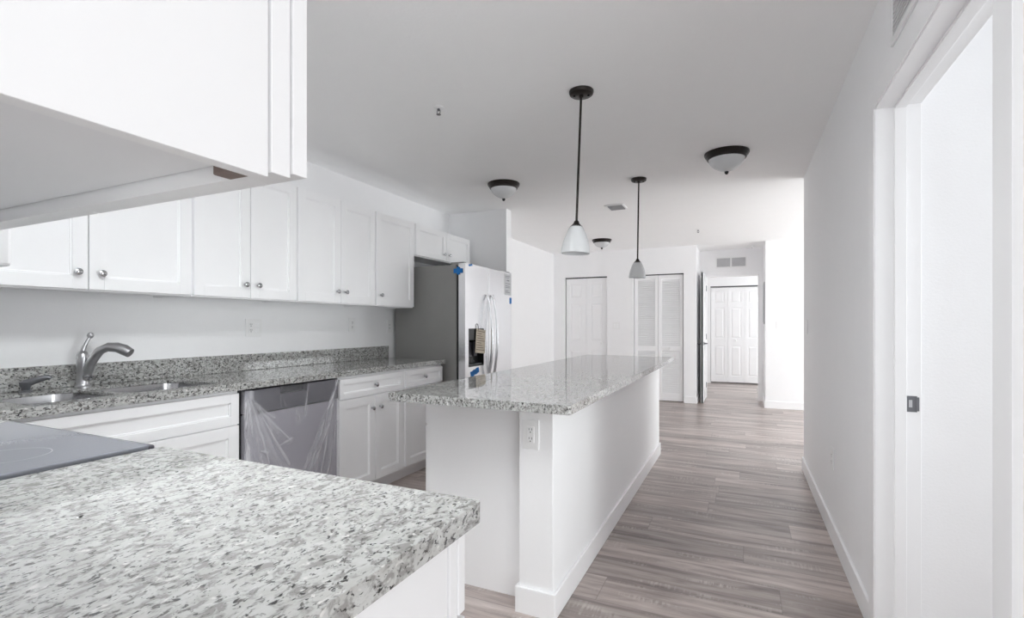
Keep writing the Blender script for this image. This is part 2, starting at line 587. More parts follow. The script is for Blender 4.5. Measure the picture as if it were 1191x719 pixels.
# living and dining areas out of view
struct('wall_living_near', B(XR + 0.115, 4.7, 4.68, 4.80, 0, H), M['wall'], 'white near wall of the living area round the corner', 'wall')
struct('wall_living_right', wall_x(4.65, 4.77, 4.68, 8.3, [(5.0, 8.0, 0.25, 2.35)]), M['wall'], 'white window wall of the living area out of view', 'wall')
struct('wall_dining_right', wall_x(4.0, 4.12, -3.7, 0.9, [(-2.95, 0.55, 0.05, 2.35)]), M['wall'], 'white wall around the dining glass door out of view', 'wall')
struct('wall_rear', wall_y(-3.7, -3.58, XL, 4.1, [(-1.7, 2.9, 0.25, 2.35)]), M['wall'], 'white rear window wall behind the viewpoint', 'wall')


def bb_profile(mb, F, u0, u1, h=0.108, t=0.014):
    F.box(mb, u0, u1, 0.0, h, 0, t)


def baseboard(name, F, u0, u1, label, **k):
    mb = MB(); bb_profile(mb, F, u0, u1, **k)
    return struct(name, mb, M['trim'], label, 'baseboard', bevel=0.004)


b = MB(); bb_profile(b, Face('x-', XR), DY1 + 0.085, 4.80); bb_profile(b, Face('y+', 4.80), XR - 0.014, 4.6)
struct('baseboard_right', b, M['trim'], 'white baseboard along the right wall and round its corner', 'baseboard', bevel=0.004)
b = MB(); bb_profile(b, Face('y-', YB), -0.82, -0.64); bb_profile(b, Face('y-', YB), -2.02, -1.61); bb_profile(b, Face('y-', YB), XL, -2.78); bb_profile(b, Face('x+', -0.64), YB - 0.014, 8.86)
struct('baseboard_back', b, M['trim'], 'white baseboard between the back closet doors and the hall', 'baseboard', bevel=0.004)
b = MB(); bb_profile(b, Face('y-', YB), 0.31, 4.6); bb_profile(b, Face('x-', 0.31), YB - 0.014, 8.86)
struct('baseboard_back_right', b, M['trim'], 'white baseboard under the switches right of the hall', 'baseboard', bevel=0.004)
baseboard('baseboard_left', Face('x+', XL), 4.86, YB, 'white baseboard on the left wall beyond the refrigerator')
baseboard('baseboard_side_room', Face('y-', 2.31), XR + 0.135, 2.9, 'white baseboard inside the room through the doorway', h=0.125)

# doorway frame on the right: casings, jambs and stops
mb = MB()
RV = 0.005
for x0, x1 in ((XR - 0.016, XR), (XR + 0.115, XR + 0.131)):
    mb.box(x0, x1, DY0 - 0.085, DY0 - RV, 0, DZ + RV)
    if x0 < XR: mb.box(x0, x1, DY1 + RV, DY1 + 0.085, 0, DZ + RV)
    mb.box(x0, x1, DY0 - 0.085, DY1 + (0.085 if x0 < XR else 0.018), DZ + RV, DZ + 0.085)
mb.box(XR - 0.0125, XR + 0.129, DY1, DY1 + 0.0195, 0, DZ + 0.0195)
mb.box(XR - 0.0125, XR + 0.129, DY0 - 0.0195, DY0, 0, DZ + 0.0195)
mb.box(XR - 0.0125, XR + 0.129, DY0, DY1, DZ, DZ + 0.0195)
for x0, x1, t in ((XR + 0.046, XR + 0.083, 0.011),):
    mb.box(x0, x1, DY1 - t, DY1 + 0.001, 0, DZ)
    mb.box(x0, x1, DY0 - 0.001, DY0 + t, 0, DZ)
    mb.box(x0, x1, DY0 + t, DY1 - t, DZ - t, DZ + 0.001)
fr = struct('trim_1', mb, M['trim'], 'white door frame of the doorway in the right wall', 'door frame', bevel=0.0015)
sp = MB().box(XR + 0.084, XR + 0.116, DY1 - 0.0025, DY1 + 0.001, 0.893, 0.952)
sp.box(XR + 0.112, XR + 0.122, DY1 - 0.004, DY1 + 0.001, 0.897, 0.948)
s_ = sp.build('strike_plate', M['strike'], fr, bevel=0.001)
s_['label'] = 'grey metal strike plate'
MB().box(XR + 0.091, XR + 0.101, DY1 - 0.0035, DY1, 0.910, 0.937).build('latch_hole', M['paper'], s_)

# hall doorway frame
mb = MB()
mb.box(-0.555, -0.535, 8.85, 8.99, 0, 2.03); mb.box(0.235, 0.255, 8.85, 8.99, 0, 2.03); mb.box(-0.555, 0.255, 8.85, 8.99, 2.01, 2.03)
mb.box(0.255, 0.305, 8.848, 8.86, 0, 2.07); mb.box(-0.60, -0.555, 8.848, 8.86, 0, 2.07); mb.box(-0.555, 0.255, 8.848, 8.86, 2.03, 2.07)
struct('trim_2', mb, M['trim'], 'white frame around the hall doorway under the grille', 'door frame', bevel=0.0015)


# ------------------------------------------------------------------ closet doors
def panel_leaf(F, u0, u1, z0, z1, parent, rows, th=0.034, st=0.075):
    mb = MB()
    F.box(mb, u0, u1, z0, z1, 0, th - 0.010)
    F.box(mb, u0, u0 + st, z0, z1, 0, th); F.box(mb, u1 - st, u1, z0, z1, 0, th)
    zz = [z0] + [z for r in rows for z in r] + [z1]
    for i in range(0, len(zz), 2):
        F.box(mb, u0 + st, u1 - st, zz[i], zz[i + 1], 0, th)
    for a, c in rows:
        frustum_panel(mb, F, u0 + st + 0.012, u1 - st - 0.012, a + 0.012, c - 0.012, 0.022, th - 0.010, th - 0.001)
    return mb.build('door_leaf', M['door'], parent, bevel=0.0015)


ROWS = [(0.16, 0.78), (0.94, 1.57), (1.67, 1.92)]
ROUND = [(0.009, 0), (0.007, 0.012), (0.016, 0.02), (0.0185, 0.028), (0.014, 0.036), (0.003, 0.039)]

F = Face('y-', YB + 0.075)
d1 = thing('door_1', 'white two leaf paneled bifold closet door on the back wall', 'closet door', (-2.4, YB + 0.075, 0), kind='structure')
panel_leaf(F, -2.755, -2.403, 0.012, 2.005, d1, ROWS)
lf = panel_leaf(F, -2.399, -2.047, 0.012, 2.005, d1, ROWS)
MB().lathe(ROUND, F.matrix(-2.135, 0.914, 0.033), 18).build('knob', M['plastic'], lf)
B(-2.768, -2.034, YB + 0.04, YB + 0.085, 2.008, 2.025).build('track', M['slot'], d1)

d2 = thing('door_2', 'white louvered bifold closet door beside the hall opening', 'closet door', (-1.21, YB + 0.075, 0), kind='structure')


def louver_leaf(F, u0, u1, z0, z1, parent, th=0.032, st=0.05):
    mb = MB()
    F.box(mb, u0, u0 + st, z0, z1, 0, th); F.box(mb, u1 - st, u1, z0, z1, 0, th)
    F.box(mb, u0 + st, u1 - st, z0, z0 + 0.12, 0, th)
    F.box(mb, u0 + st, u1 - st, z1 - 0.07, z1, 0, th)
    F.box(mb, u0 + st, u1 - st, 0.80, 0.875, 0, th)
    lf = mb.build('door_leaf', M['door'], parent, bevel=0.0012)
    sl = MB()
    for za, zb in ((z0 + 0.12, 0.80), (0.875, z1 - 0.07)):
        n = int((zb - za) / 0.030)
        for i in range(n):
            z = za + (i + 0.5) * (zb - za) / n
            h = 0.019; t = 0.004
            y0, y1 = F.p - 0.003, F.p - th + 0.004          # inner edge high, outer edge low
            vs = []
            for u in (u0 + st - 0.004, u1 - st + 0.004):
                vs += [(u, y0, z + h), (u, y0, z + h - 2 * t), (u, y1, z - h), (u, y1, z - h + 2 * t)]
            sl.add(vs, [(0, 1, 2, 3), (7, 6, 5, 4), (0, 4, 5, 1), (1, 5, 6, 2), (2, 6, 7, 3), (3, 7, 4, 0)])
    sl.build('louver_slats', M['door'], lf)
    return lf


louver_leaf(F, -1.588, -1.217, 0.012, 2.008, d2)
lf = louver_leaf(F, -1.211, -0.840, 0.012, 2.008, d2)
MB().lathe(ROUND, F.matrix(-1.046, 0.84, 0.031), 18).build('knob', M['plastic'], lf)
B(-1.60, -0.827, YB + 0.04, YB + 0.085, 2.010, 2.025).build('track', M['slot'], d2)

F4 = Face('y-', 11.265)
d4 = thing('door_3', 'white six panel bifold closet doors seen through the hall doorway', 'closet door', (0.05, 11.265, 0), kind='structure')
for i in range(4):
    lf = panel_leaf(F4, -0.588 + i * 0.319, -0.588 + i * 0.319 + 0.315, 0.03, 1.995, d4, ROWS, st=0.06)
    if i == 1:
        MB().lathe(ROUND, F4.matrix(-0.115, 0.90, 0.033), 18).build('knob', M['plastic'], lf)
B(-0.60, 0.70, 11.21, 11.275, 2.0, 2.02).build('track', M['slot'], d4)

# open hall door, seen edge on
d5 = thing('door_4', 'white hall door standing open edge on with dark lever handle', 'door', (-0.56, 8.5, 0), kind='structure')
FL = Face('x+', -0.575)
panel = MB()
FL.box(panel, 8.19, 8.845, 0.012, 2.035, 0.004, 0.031)
for a, c in ((8.19, 8.27), (8.765, 8.845), (8.485, 8.55)):
    FL.box(panel, a, c, 0.012, 2.035, 0, 0.035)
for a, c in ((0.012, 0.2), (0.80, 0.95), (1.58, 1.68), (1.93, 2.035)):
    FL.box(panel, 8.27, 8.765, a, c, 0, 0.035)
lf = panel.build('door_leaf', M['door'], d5, bevel=0.0015)
lv = MB()
for s, x in ((1, -0.54), (-1, -0.575)):
    lv.lathe([(0.026, 0), (0.026, 0.006), (0.012, 0.010), (0.009, 0.04), (0.009, 0.05)], Matrix.Translation((x, 8.25, 0.925)) @ Matrix.Rotation(s * R90, 4, 'Y'), 18)
    lv.tube([(x + s * 0.046, 8.245, 0.925), (x + s * 0.048, 8.30, 0.927), (x + s * 0.044, 8.36, 0.922)], [0.009, 0.008, 0.006], 10)
lv.build('lever_handle', M['strike'], d5)
hg = MB()
for z in (0.22, 1.02, 1.82):
    hg.tube([(-0.538, 8.848, z - 0.045), (-0.538, 8.848, z + 0.045)], 0.007, 8)
hg.build('hinge', M['strike'], d5)


# ------------------------------------------------------------------ granite worktops
def rrect(x0, x1, y0, y1, r, n=5):
    pts = []
    for cx, cy, a0 in ((x1 - r, y0 + r, -90), (x1 - r, y1 - r, 0), (x0 + r, y1 - r, 90), (x0 + r, y0 + r, 180)):
        for k in range(n + 1):
            a = math.radians(a0 + 90 * k / n)
            pts.append((cx + r * math.cos(a), cy + r * math.sin(a)))
    return pts


CT, CB = 0.915, 0.878
t = thing('range_side_countertop', 'large speckled granite countertop in the near foreground with bright front end', 'countertop', (-0.85, 0.4, CB))
MB().slab(rrect(-1.298, -0.405, 0.06, 0.75, 0.006, 3), CB, CT).build('slab', M['granite'], t, bevel=0.003)

HR = rrect(-2.83, -2.435, 1.27, 1.70, 0.07)
HL = rrect(-2.83, -2.435, 0.93, 1.24, 0.07)
t = thing('sink_countertop', 'long granite countertop with sink cutouts along the left wall', 'countertop', (-2.66, 1.9, CB))
MB().slab([(XL + 0.002, 0.06), (-2.006, 0.06), (-2.006, 0.75), (-2.345, 0.75), (-2.345, 3.69), (XL + 0.002, 3.69)], CT - 0.014, CT, [HR, HL]).build('slab', M['granite_shaded'], t, bevel=0.002)
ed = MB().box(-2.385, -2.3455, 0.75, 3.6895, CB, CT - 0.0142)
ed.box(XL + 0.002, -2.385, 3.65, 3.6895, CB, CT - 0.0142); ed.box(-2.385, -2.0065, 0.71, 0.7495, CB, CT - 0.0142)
ed.build('edge_build_up', M['granite_shaded'], t)
tag(B(XL + 0.002, XL + 0.024, 0.08, 3.67, CT + 0.0005, CT + 0.108).build('granite_backsplash', M['granite_shaded'], None, bevel=0.002), 'low granite backsplash strip along the left wall behind the faucet', 'backsplash')

t = thing('island_countertop', 'glossy granite island top on the white half wall', 'countertop', (-1.0, 3.3, CB))
MB().slab(rrect(-1.425, -0.58, 1.765, 4.87, 0.012, 4), CB, CT).build('slab', M['granite_shaded'], t, bevel=0.003)

# ------------------------------------------------------------------ island body
t = thing('island_half_wall', 'white painted half wall under the right side of the granite island', 'half wall', (-0.78, 3.4, 0))
B(-0.86, -0.707, 1.93, 4.82, 0, CB - 0.0005).build('wall_body', M['wall'], t, bevel=0.003)
b = MB()
e, h1 = 0.014, 0.108
b.slab([(-0.86 - e, 1.93 - e), (-0.707 + e, 1.93 - e), (-0.707 + e, 4.82 + e), (-0.86, 4.82 + e), (-0.86, 4.82), (-0.7072, 4.82), (-0.7072, 1.93), (-0.86, 1.93), (-0.86, 2.022), (-0.86 - e, 2.022)], 0, h1)
b.build('baseboard', M['trim'], t, bevel=0.004)

FI = Face('x-', -1.395)
t = thing('island_base_cabinet', 'white island cabinet with plain end panel facing the viewer', 'cabinet', (-1.13, 3.3, 0))
B(-1.375, -0.862, 2.03, 4.80, 0.1, CB).build('body', M['cabinet'], t, bevel=0.001)
B(-1.30, -0.862, 2.03, 4.80, 0.0, 0.1).build('toe_kick', M['cabinet'], t)
B(-1.374, -0.862, 2.024, 2.03, 0.0, CB).build('end_panel', M['cabinet'], t)
B(-1.395, -1.375, 2.026, 4.80, 0.1, CB).build('face_frame', M['cabinet'], t, bevel=0.001)
for i in range(4):
    y0 = 2.04 + i * 0.69
    front(FI, t, y0 + 0.005, y0 + 0.682, 0.73, 0.86, (y0 + 0.34, 0.795), 'drawer', st=0.035)
    front(FI, t, y0 + 0.005, y0 + 0.341, 0.115, 0.72, (y0 + 0.31, 0.66))
    front(FI, t, y0 + 0.346, y0 + 0.682, 0.115, 0.72, (y0 + 0.376, 0.66))

# ------------------------------------------------------------------ near base cabinet beside the range
t = thing('base_cabinet', 'white cabinet end in the bottom foreground below the near countertop', 'cabinet', (-0.86, 0.4, 0))
B(-1.295, -0.432, 0.06, 0.685, 0.1, CB).build('body', M['cabinet'], t, bevel=0.001)
B(-1.295, -0.45, 0.06, 0.62, 0.0, 0.1).build('toe_kick', M['cabinet'], t)
B(-1.295, -0.43, 0.689, 0.712, 0.1, CB).build('face_frame', M['cabinet'], t, bevel=0.001)
FN = Face('y+', 0.714)
front(FN, t, -1.29, -0.868, 0.115, 0.72, (-0.90, 0.66)); front(FN, t, -0.862, -0.428, 0.115, 0.72, (-0.83, 0.66))
front(FN, t, -1.29, -0.428, 0.73, 0.868, (-0.86, 0.795), 'drawer', st=0.035)

# ------------------------------------------------------------------ range with glass cooktop
t = thing('electric_range', 'electric range with dark grey glass cooktop at the left foreground', 'range', (-1.65, 0.4, 0))
B(-1.998, -1.308, 0.062, 0.66, 0.05, 0.895).build('body', M['steel'], t, bevel=0.003)
B(-1.97, -1.335, 0.10, 0.60, 0.0, 0.05).build('plinth', M['black'], t)
ct = B(-2.0, -1.306, 0.062, 0.728, 0.905, 0.924).build('cooktop', M['glass_top'], t, bevel=0.004, seg=3)
lip = B(-2.002, -1.304, 0.722, 0.738, 0.892, 0.922).build('front_lip', M['dw_panel'], t, bevel=0.005, seg=3)
B(-2.0, -1.306, 0.062, 0.722, 0.893, 0.906).build('trim_frame', M['dw_panel'], t, bevel=0.002)
for x, y, r in ((-1.83, 0.25, 0.075), (-1.83, 0.53, 0.10), (-1.48, 0.25, 0.10), (-1.48, 0.53, 0.075)):
    n = 40; vs = []
    for k in range(n):
        a = 2 * math.pi * k / n
        vs += [(x + r * math.cos(a), y + r * math.sin(a), 0.9243), (x + (r - 0.002) * math.cos(a), y + (r - 0.002) * math.sin(a), 0.9243)]
    MB().add(vs, [(2 * k, 2 * ((k + 1) % n), 2 * ((k + 1) % n) + 1, 2 * k + 1) for k in range(n)]).build('burner_ring', M['dw_panel'], ct)
B(-1.99, -1.315, 0.66, 0.70, 0.79, 0.89).build('control_panel', M['steel'], t, bevel=0.003)
od = B(-1.99, -1.315, 0.66, 0.70, 0.25, 0.78).build('oven_door', M['steel'], t, bevel=0.004)
B(-1.88, -1.43, 0.70, 0.703, 0.36, 0.64).build('window', M['glass_top'], od)
h = MB().tube([(-1.94, 0.74, 0.73), (-1.37, 0.74, 0.73)], 0.011, 12)
for x in (-1.92, -1.39): h.tube([(x, 0.70, 0.73), (x, 0.742, 0.73)], 0.008, 10)
h.build('handle', M['steel'], od)
B(-1.99, -1.315, 0.66, 0.70, 0.06, 0.24).build('drawer', M['steel'], t, bevel=0.004)
for x in (-1.9, -1.8, -1.5, -1.4):
    MB().lathe([(0.02, 0), (0.02, 0.012), (0.017, 0.026), (0.004, 0.028)], Face('y+', 0.70).matrix(x, 0.84), 18).build('knob', M['black'], t)

# ------------------------------------------------------------------ near upper cabinet
t = thing('near_wall_cabinet', 'white wall cabinet overhead at top left showing its side and underside', 'cabinet', (-0.875, 0.2, 1.37))
c = MB()
c.box(-0.468, -0.45, 0.058, 0.365, 1.370, 2.13)
c.box(-1.298, -1.28, 0.058, 0.365, 1.370, 2.13)
c.box(-1.28, -0.468, 0.058, 0.07, 1.370, 2.13)
c.box(-1.28, -0.468, 0.058, 0.365, 2.11, 2.13)
c.build('body', M['cabinet'], t, bevel=0.0008)
B(-1.279, -0.469, 0.071, 0.366, 1.394, 1.409).build('bottom_panel', M['cabinet_under'], t)
f = MB()
f.box(-1.298, -1.26, 0.369, 0.393, 1.376, 2.13); f.box(-0.488, -0.45, 0.369, 0.393, 1.376, 2.13)
f.box(-1.26, -0.488, 0.369, 0.393, 1.376, 1.414); f.box(-1.26, -0.488, 0.369, 0.393, 2.09, 2.13)
f.build('face_frame', M['cabinet'], t, bevel=0.0008)
FU = Face('y+', 0.397)
front(FU, t, -1.295, -0.877, 1.382, 2.12, (-0.91, 1.45)); front(FU, t, -0.871, -0.4505, 1.382, 2.12, (-0.84, 1.45))
hb = B(-0.51, -0.47, 0.345, 0.366, 1.374, 1.394).build('corner_bracket', M['hinge'], t, bevel=0.002)
hb['label'] = 'small brown corner bracket'

# ------------------------------------------------------------------ microwave over the range
t = thing('over_range_microwave', 'white microwave end just left of the overhead cabinet underside', 'microwave', (-1.65, 0.25, 1.325))
B(-1.99, -1.305, 0.058, 0.44, 1.325, 1.72).build('body', M['plastic'], t, bevel=0.004)
B(-1.99, -1.305, 0.442, 0.475, 1.33, 1.72).build('door', M['trim'], t, bevel=0.006)
B(-1.93, -1.56, 0.475, 0.478, 1.40, 1.66).build('window', M['glass_top'], t)
hh = MB().tube([(-1.52, 0.505, 1.40), (-1.52, 0.505, 1.66)], 0.009, 10)
for z in (1.42, 1.64): hh.tube([(-1.52, 0.474, z), (-1.52, 0.506, z)], 0.007, 8)
hh.build('handle', M['plastic'], t)
B(-1.48, -1.33, 0.475, 0.478, 1.38, 1.68).build('keypad', M['black'], t)

# ------------------------------------------------------------------ sink-side base cabinets
FB = Face('x+', -2.38)


def base_cab(label, y0, y1, loc_name='base_cabinet'):
    t = thing(loc_name, label, 'cabinet', (-2.67, (y0 + y1) / 2, 0), 'base cabinets along the left wall')
    B(XL + 0.004, -2.40, y0, y1, 0.105, CB - 0.001).build('body', M['cabinet'], t)
    B(XL + 0.004, -2.45, y0, y1, 0.0, 0.105).build('toe_kick', M['cabinet'], t)
    B(-2.40, -2.38, y0, y1, 0.105, CB - 0.001).build('face_frame', M['cabinet'], t, bevel=0.001)
    return t


t = base_cab('white sink cabinet with false front left of the dishwasher', 0.77, 1.744)
for ch in list(t.children):
    if ch.name.startswith('body'):
        bpy.data.objects.remove(ch)
c = MB()
c.box(XL + 0.004, -2.40, 0.77, 0.788, 0.105, CB - 0.001); c.box(XL + 0.004, -2.40, 1.726, 1.744, 0.105, CB - 0.001)
c.box(XL + 0.004, -2.40, 0.788, 1.726, 0.105, 0.123); c.box(XL + 0.004, XL + 0.016, 0.788, 1.726, 0.123, CB - 0.001)
c.build('body', M['cabinet'], t)
front(FB, t, 0.785, 1.739, 0.703, 0.862, None, 'false_front', st=0.045)
front(FB, t, 0.785, 1.272, 0.115, 0.697, (1.235, 0.64)); front(FB, t, 1.278, 1.739, 0.115, 0.697, (1.315, 0.64))

t = base_cab('white cabinet with one wide drawer over two doors right of the dishwasher', 2.446, 3.122)
front(FB, t, 2.450, 3.112, 0.727, 0.858, (2.79, 0.793), 'drawer', st=0.035)
front(FB, t, 2.450, 2.792, 0.115, 0.720, (2.755, 0.632)); front(FB, t, 2.797, 3.112, 0.115, 0.720, (2.84, 0.632))
t = base_cab('narrow white cabinet with drawer and single door beside the refrigerator', 3.122, 3.672)
front(FB, t, 3.145, 3.662, 0.727, 0.858, (3.39, 0.797), 'drawer', st=0.035)
front(FB, t, 3.145, 3.662, 0.115, 0.720, (3.19, 0.635))

# ------------------------------------------------------------------ dishwasher wrapped in film
t = thing('dishwasher', 'slate grey dishwasher wrapped in clear plastic film', 'dishwasher', (-2.6, 2.095, 0))
Y0, Y1 = 1.75, 2.440
B(XL + 0.05, -2.405, Y0 + 0.004, Y1 - 0.004, 0.1, 0.868).build('body', M['gasket'], t)
B(XL + 0.05, -2.46, Y0 + 0.01, Y1 - 0.01, 0.0, 0.1).build('toe_kick', M['gasket'], t)
B(-2.405, -2.372, Y0 + 0.03, Y1 - 0.006, 0.11, 0.735).build('door_panel', M['dishwasher'], t, bevel=0.004)
cp = MB()
cp.box(-2.405, -2.360, Y0 + 0.075, 1.995, 0.742, 0.868); cp.box(-2.405, -2.360, 2.185, Y1 - 0.006, 0.742, 0.868)
cp.box(-2.405, -2.360, 1.995, 2.185, 0.742, 0.826); cp.box(-2.405, -2.390, 1.995, 2.185, 0.826, 0.868)
cp.build('control_panel', M['dw_panel'], t, bevel=0.003)
B(-2.405, -2.37, Y0 + 0.03, Y0 + 0.075, 0.742, 0.868).build('end_cap', M['dishwasher'], t, bevel=0.003)
B(-2.3905, -2.3895, 2.0, 2.18, 0.828, 0.866).build('handle_recess', M['black'], t)
# film: a sheet with gathered folds fanning from its fixed corners
NY, NZ = 150, 170
z_lo, z_hi = 0.09, 0.866
lines = []   # (y_a, z_a, y_b, z_b, width, height)
rf = random.Random(3)
for k, ang in enumerate((1.5, 5, 9, 14, 20, 27, 34, 42, 52)):
    a = math.radians(ang)
    ln = (0.78, 0.75, 0.76, 0.74, 0.72, 0.62, 0.5, 0.3, 0.2)[k]
    lines.append((Y0 + 0.02 + 0.008 * k, 0.83 - 0.004 * k, Y0 + 0.02 + ln * math.sin(a), 0.83 - ln * math.cos(a), (0.004, 0.011, 0.005, 0.016, 0.007, 0.014, 0.005, 0.012, 0.01)[k], 0.007, (1, .5, .8, .4, .75, .4, .7, .5, .5)[k]))
for k, (a, ln) in enumerate(((-13, .8), (-18, .78), (-23, .76), (-27, .70), (-8, .6))):
    a = math.radians(a)
    lines.append((Y1 - 0.02 - 0.004 * k, 0.88 - 0.02 * k, Y1 - 0.02 + ln * math.sin(a), 0.88 - ln * math.cos(a), (0.005, 0.014, 0.006, 0.012, 0.02)[k], 0.008, (.9, .45, .85, .4, .3)[k]))
for ya_, za_, yb_, zb_, wd_, am_ in ((Y0 + 0.05, 0.70, Y0 + 0.34, 0.30, 0.02, .35), (Y0 + 0.10, 0.76, Y0 + 0.30, 0.56, 0.006, .6), (Y0 + 0.015, 0.84, Y0 + 0.20, 0.70, 0.005, .6),
                                (Y1 - 0.05, 0.66, Y1 - 0.26, 0.28, 0.007, .8), (Y1 - 0.09, 0.60, Y1 - 0.33, 0.26, 0.018, .4), (Y1 - 0.02, 0.60, Y1 - 0.12, 0.2, 0.006, .6), (Y0 + 0.03, 0.62, Y0 + 0.07, 0.15, 0.006, .8)):
    lines.append((ya_, za_, yb_, zb_, wd_, 0.007, am_))
lines += [(Y0 + 0.055, 0.868, Y0 + 0.05, 0.74, 0.022, 0.004, .6), (2.00, 0.83, 2.05, 0.70, 0.006, 0.004, .35), (2.19, 0.86, 2.165, 0.68, 0.008, 0.004, .4),
          (2.10, 0.72, 2.12, 0.66, 0.016, 0.004, .4), (1.98, 0.540, 2.06, 0.552, 0.010, 0.006, .7), (1.865, 0.532, 1.905, 0.516, 0.005, 0.006, .9)]


def fold(y, z):
    f = d = 0.0
    for ya, za, yb, zb, wd, ht, am in lines:
        vx, vz = yb - ya, zb - za
        L2 = vx * vx + vz * vz
        s = max(0, min(1, ((y - ya) * vx + (z - za) * vz) / L2))
        q = math.hypot(y - ya - s * vx, z - za - s * vz)
        q += 0.004 * math.sin(31 * y + 23 * z + 40 * za)
        e = am * math.exp(-(q / (wd * (0.6 + 0.9 * s))) ** 2) * (1 - 0.3 * s)
        f = max(f, e); d += e * ht
    return f, d


fm = MB(); fv = []
for i in range(NY + 1):
    for j in range(NZ + 1):
        y = Y0 + 0.004 + (Y1 - Y0 - 0.008) * i / NY
        z = z_lo + (z_hi - z_lo) * j / NZ
        f, d = fold(y, z)
        fm.v.append(Vector((-2.357 + min(d, 0.012) + 0.0015 * math.sin(9 * y + 14 * z), y, z)))
        fv.append(f)
for i in range(NY):
    for j in range(NZ):
        a = i * (NZ + 1) + j
        fm.f.append([a, a + NZ + 1, a + NZ + 2, a + 1]); fm.smooth.append(True)
fo = fm.build('plastic_film', M['film'], t)
fo.modifiers.clear()
fo['label'] = 'clear wrinkled plastic film'
at = fo.data.attributes.new('fold', 'FLOAT', 'POINT')
for i, v in enumerate(fv):
    at.data[i].value = v

# ------------------------------------------------------------------ sink, faucet, soap dispenser
t = thing('kitchen_sink', 'double bowl stainless sink set under the left wall granite', 'sink', (-2.63, 1.3, 0.68))


def bowl(x0, x1, y0, y1, depth, r=0.07):
    mb = MB()
    ring = []
    for ins, z, rr in ((-0.012, CT - 0.015, r + 0.01), (0.0, CT - 0.015, r), (0.006, CB - 0.02, r), (0.012, CB - depth + 0.03, r), (0.03, CB - depth + 0.005, r - 0.012), (0.06, CB - depth, r - 0.03)):
        ring.append([(x, y, z) for x, y in rrect(x0 + ins, x1 - ins, y0 + ins, y1 - ins, rr)])
    n = len(ring[0])
    vs = [p for rg in ring for p in rg]
    fs = []
    for i in range(len(ring) - 1):
        for k in range(n):
            fs.append((i * n + k, i * n + (k + 1) % n, (i + 1) * n + (k + 1) % n, (i + 1) * n + k))
    fs.append(tuple((len(ring) - 1) * n + k for k in range(n)))
    mb.add(vs, fs, True)
    o = mb.build('bowl', M['sink'], t)
    c = ((x0 + x1) / 2, (y0 + y1) / 2, CB - depth)
    MB().lathe([(0.045, 0.0), (0.043, 0.003), (0.03, 0.004), (0.012, 0.002), (0.002, 0.006)], Matrix.Translation(c), 24).build('drain', M['nickel'], o)


bowl(-2.84, -2.425, 1.26, 1.71, 0.19)
bowl(-2.84, -2.425, 0.92, 1.25 - 0.012, 0.17)

t = thing('kitchen_faucet', 'brushed nickel single lever faucet with pull out spout behind the sink', 'faucet', (-2.885, 1.31, CT))
Tm = Matrix.Translation((-2.885, 1.306, CT))
MB().lathe([(0.031, 0), (0.031, 0.006), (0.027, 0.010), (0.025, 0.016), (0.0245, 0.09), (0.026, 0.10), (0.026, 0.135), (0.0235, 0.155), (0.016, 0.172), (0.004, 0.178)], Tm, 28).build('body', M['nickel'], t)
pts = [(-2.885, 1.308, 0.955), (-2.87, 1.316, 0.985), (-2.851, 1.319, 1.020), (-2.828, 1.324, 1.055), (-2.798, 1.335, 1.092), (-2.766, 1.352, 1.108), (-2.737, 1.376, 1.106)]
MB().tube(pts, [0.022, 0.0215, 0.021, 0.0205, 0.020, 0.020, 0.0205], 18).build('spout', M['nickel'], t)
MB().tube([(-2.768, 1.350, 1.109), (-2.737, 1.376, 1.107), (-2.712, 1.395, 1.094), (-2.69, 1.409, 1.078)], [0.0215, 0.024, 0.026, 0.0225], 18).build('spray_head', M['nickel'], t)
MB().lathe([(0.0225, 0.0), (0.0235, 0.004), (0.0235, 0.020), (0.0225, 0.024)], Matrix.Translation((-2.872, 1.317, 0.952)) @ Matrix.Rotation(0.3, 4, 'Y'), 22).build('collar', M['chrome'], t)
lvr = MB().tube([(-2.885, 1.304, 1.085), (-2.883, 1.312, 1.112), (-2.88, 1.322, 1.138), (-2.878, 1.331, 1.156)], [0.010, 0.0085, 0.007, 0.007], 12)
lvr.lathe([(0.004, -0.015), (0.0105, -0.011), (0.0145, 0), (0.0105, 0.011), (0.004, 0.015)], Matrix.Translation((-2.877, 1.333, 1.164)), 18)
lvr.build('lever', M['nickel'], t)

t = thing('soap_dispenser', 'small dark soap dispenser lying low behind the left sink bowl', 'soap dispenser', (-2.885, 1.10, CT))
MB().lathe([(0.024, 0), (0.024, 0.006), (0.015, 0.010), (0.016, 0.022), (0.021, 0.030), (0.022, 0.046), (0.012, 0.052), (0.002, 0.054)], Matrix.Translation((-2.885, 1.095, CT)), 22).build('pump', M['strike'], t)
MB().tube([(-2.885, 1.09, 0.955), (-2.875, 1.112, 0.962), (-2.862, 1.138, 0.974), (-2.85, 1.160, 0.978), (-2.845, 1.168, 0.970)], [0.017, 0.016, 0.014, 0.012, 0.010], 14).build('nozzle', M['strike'], t)

# ------------------------------------------------------------------ upper cabinets on the left wall
FW = Face('x+', -2.67)
ZB, ZT = 1.366, 2.130


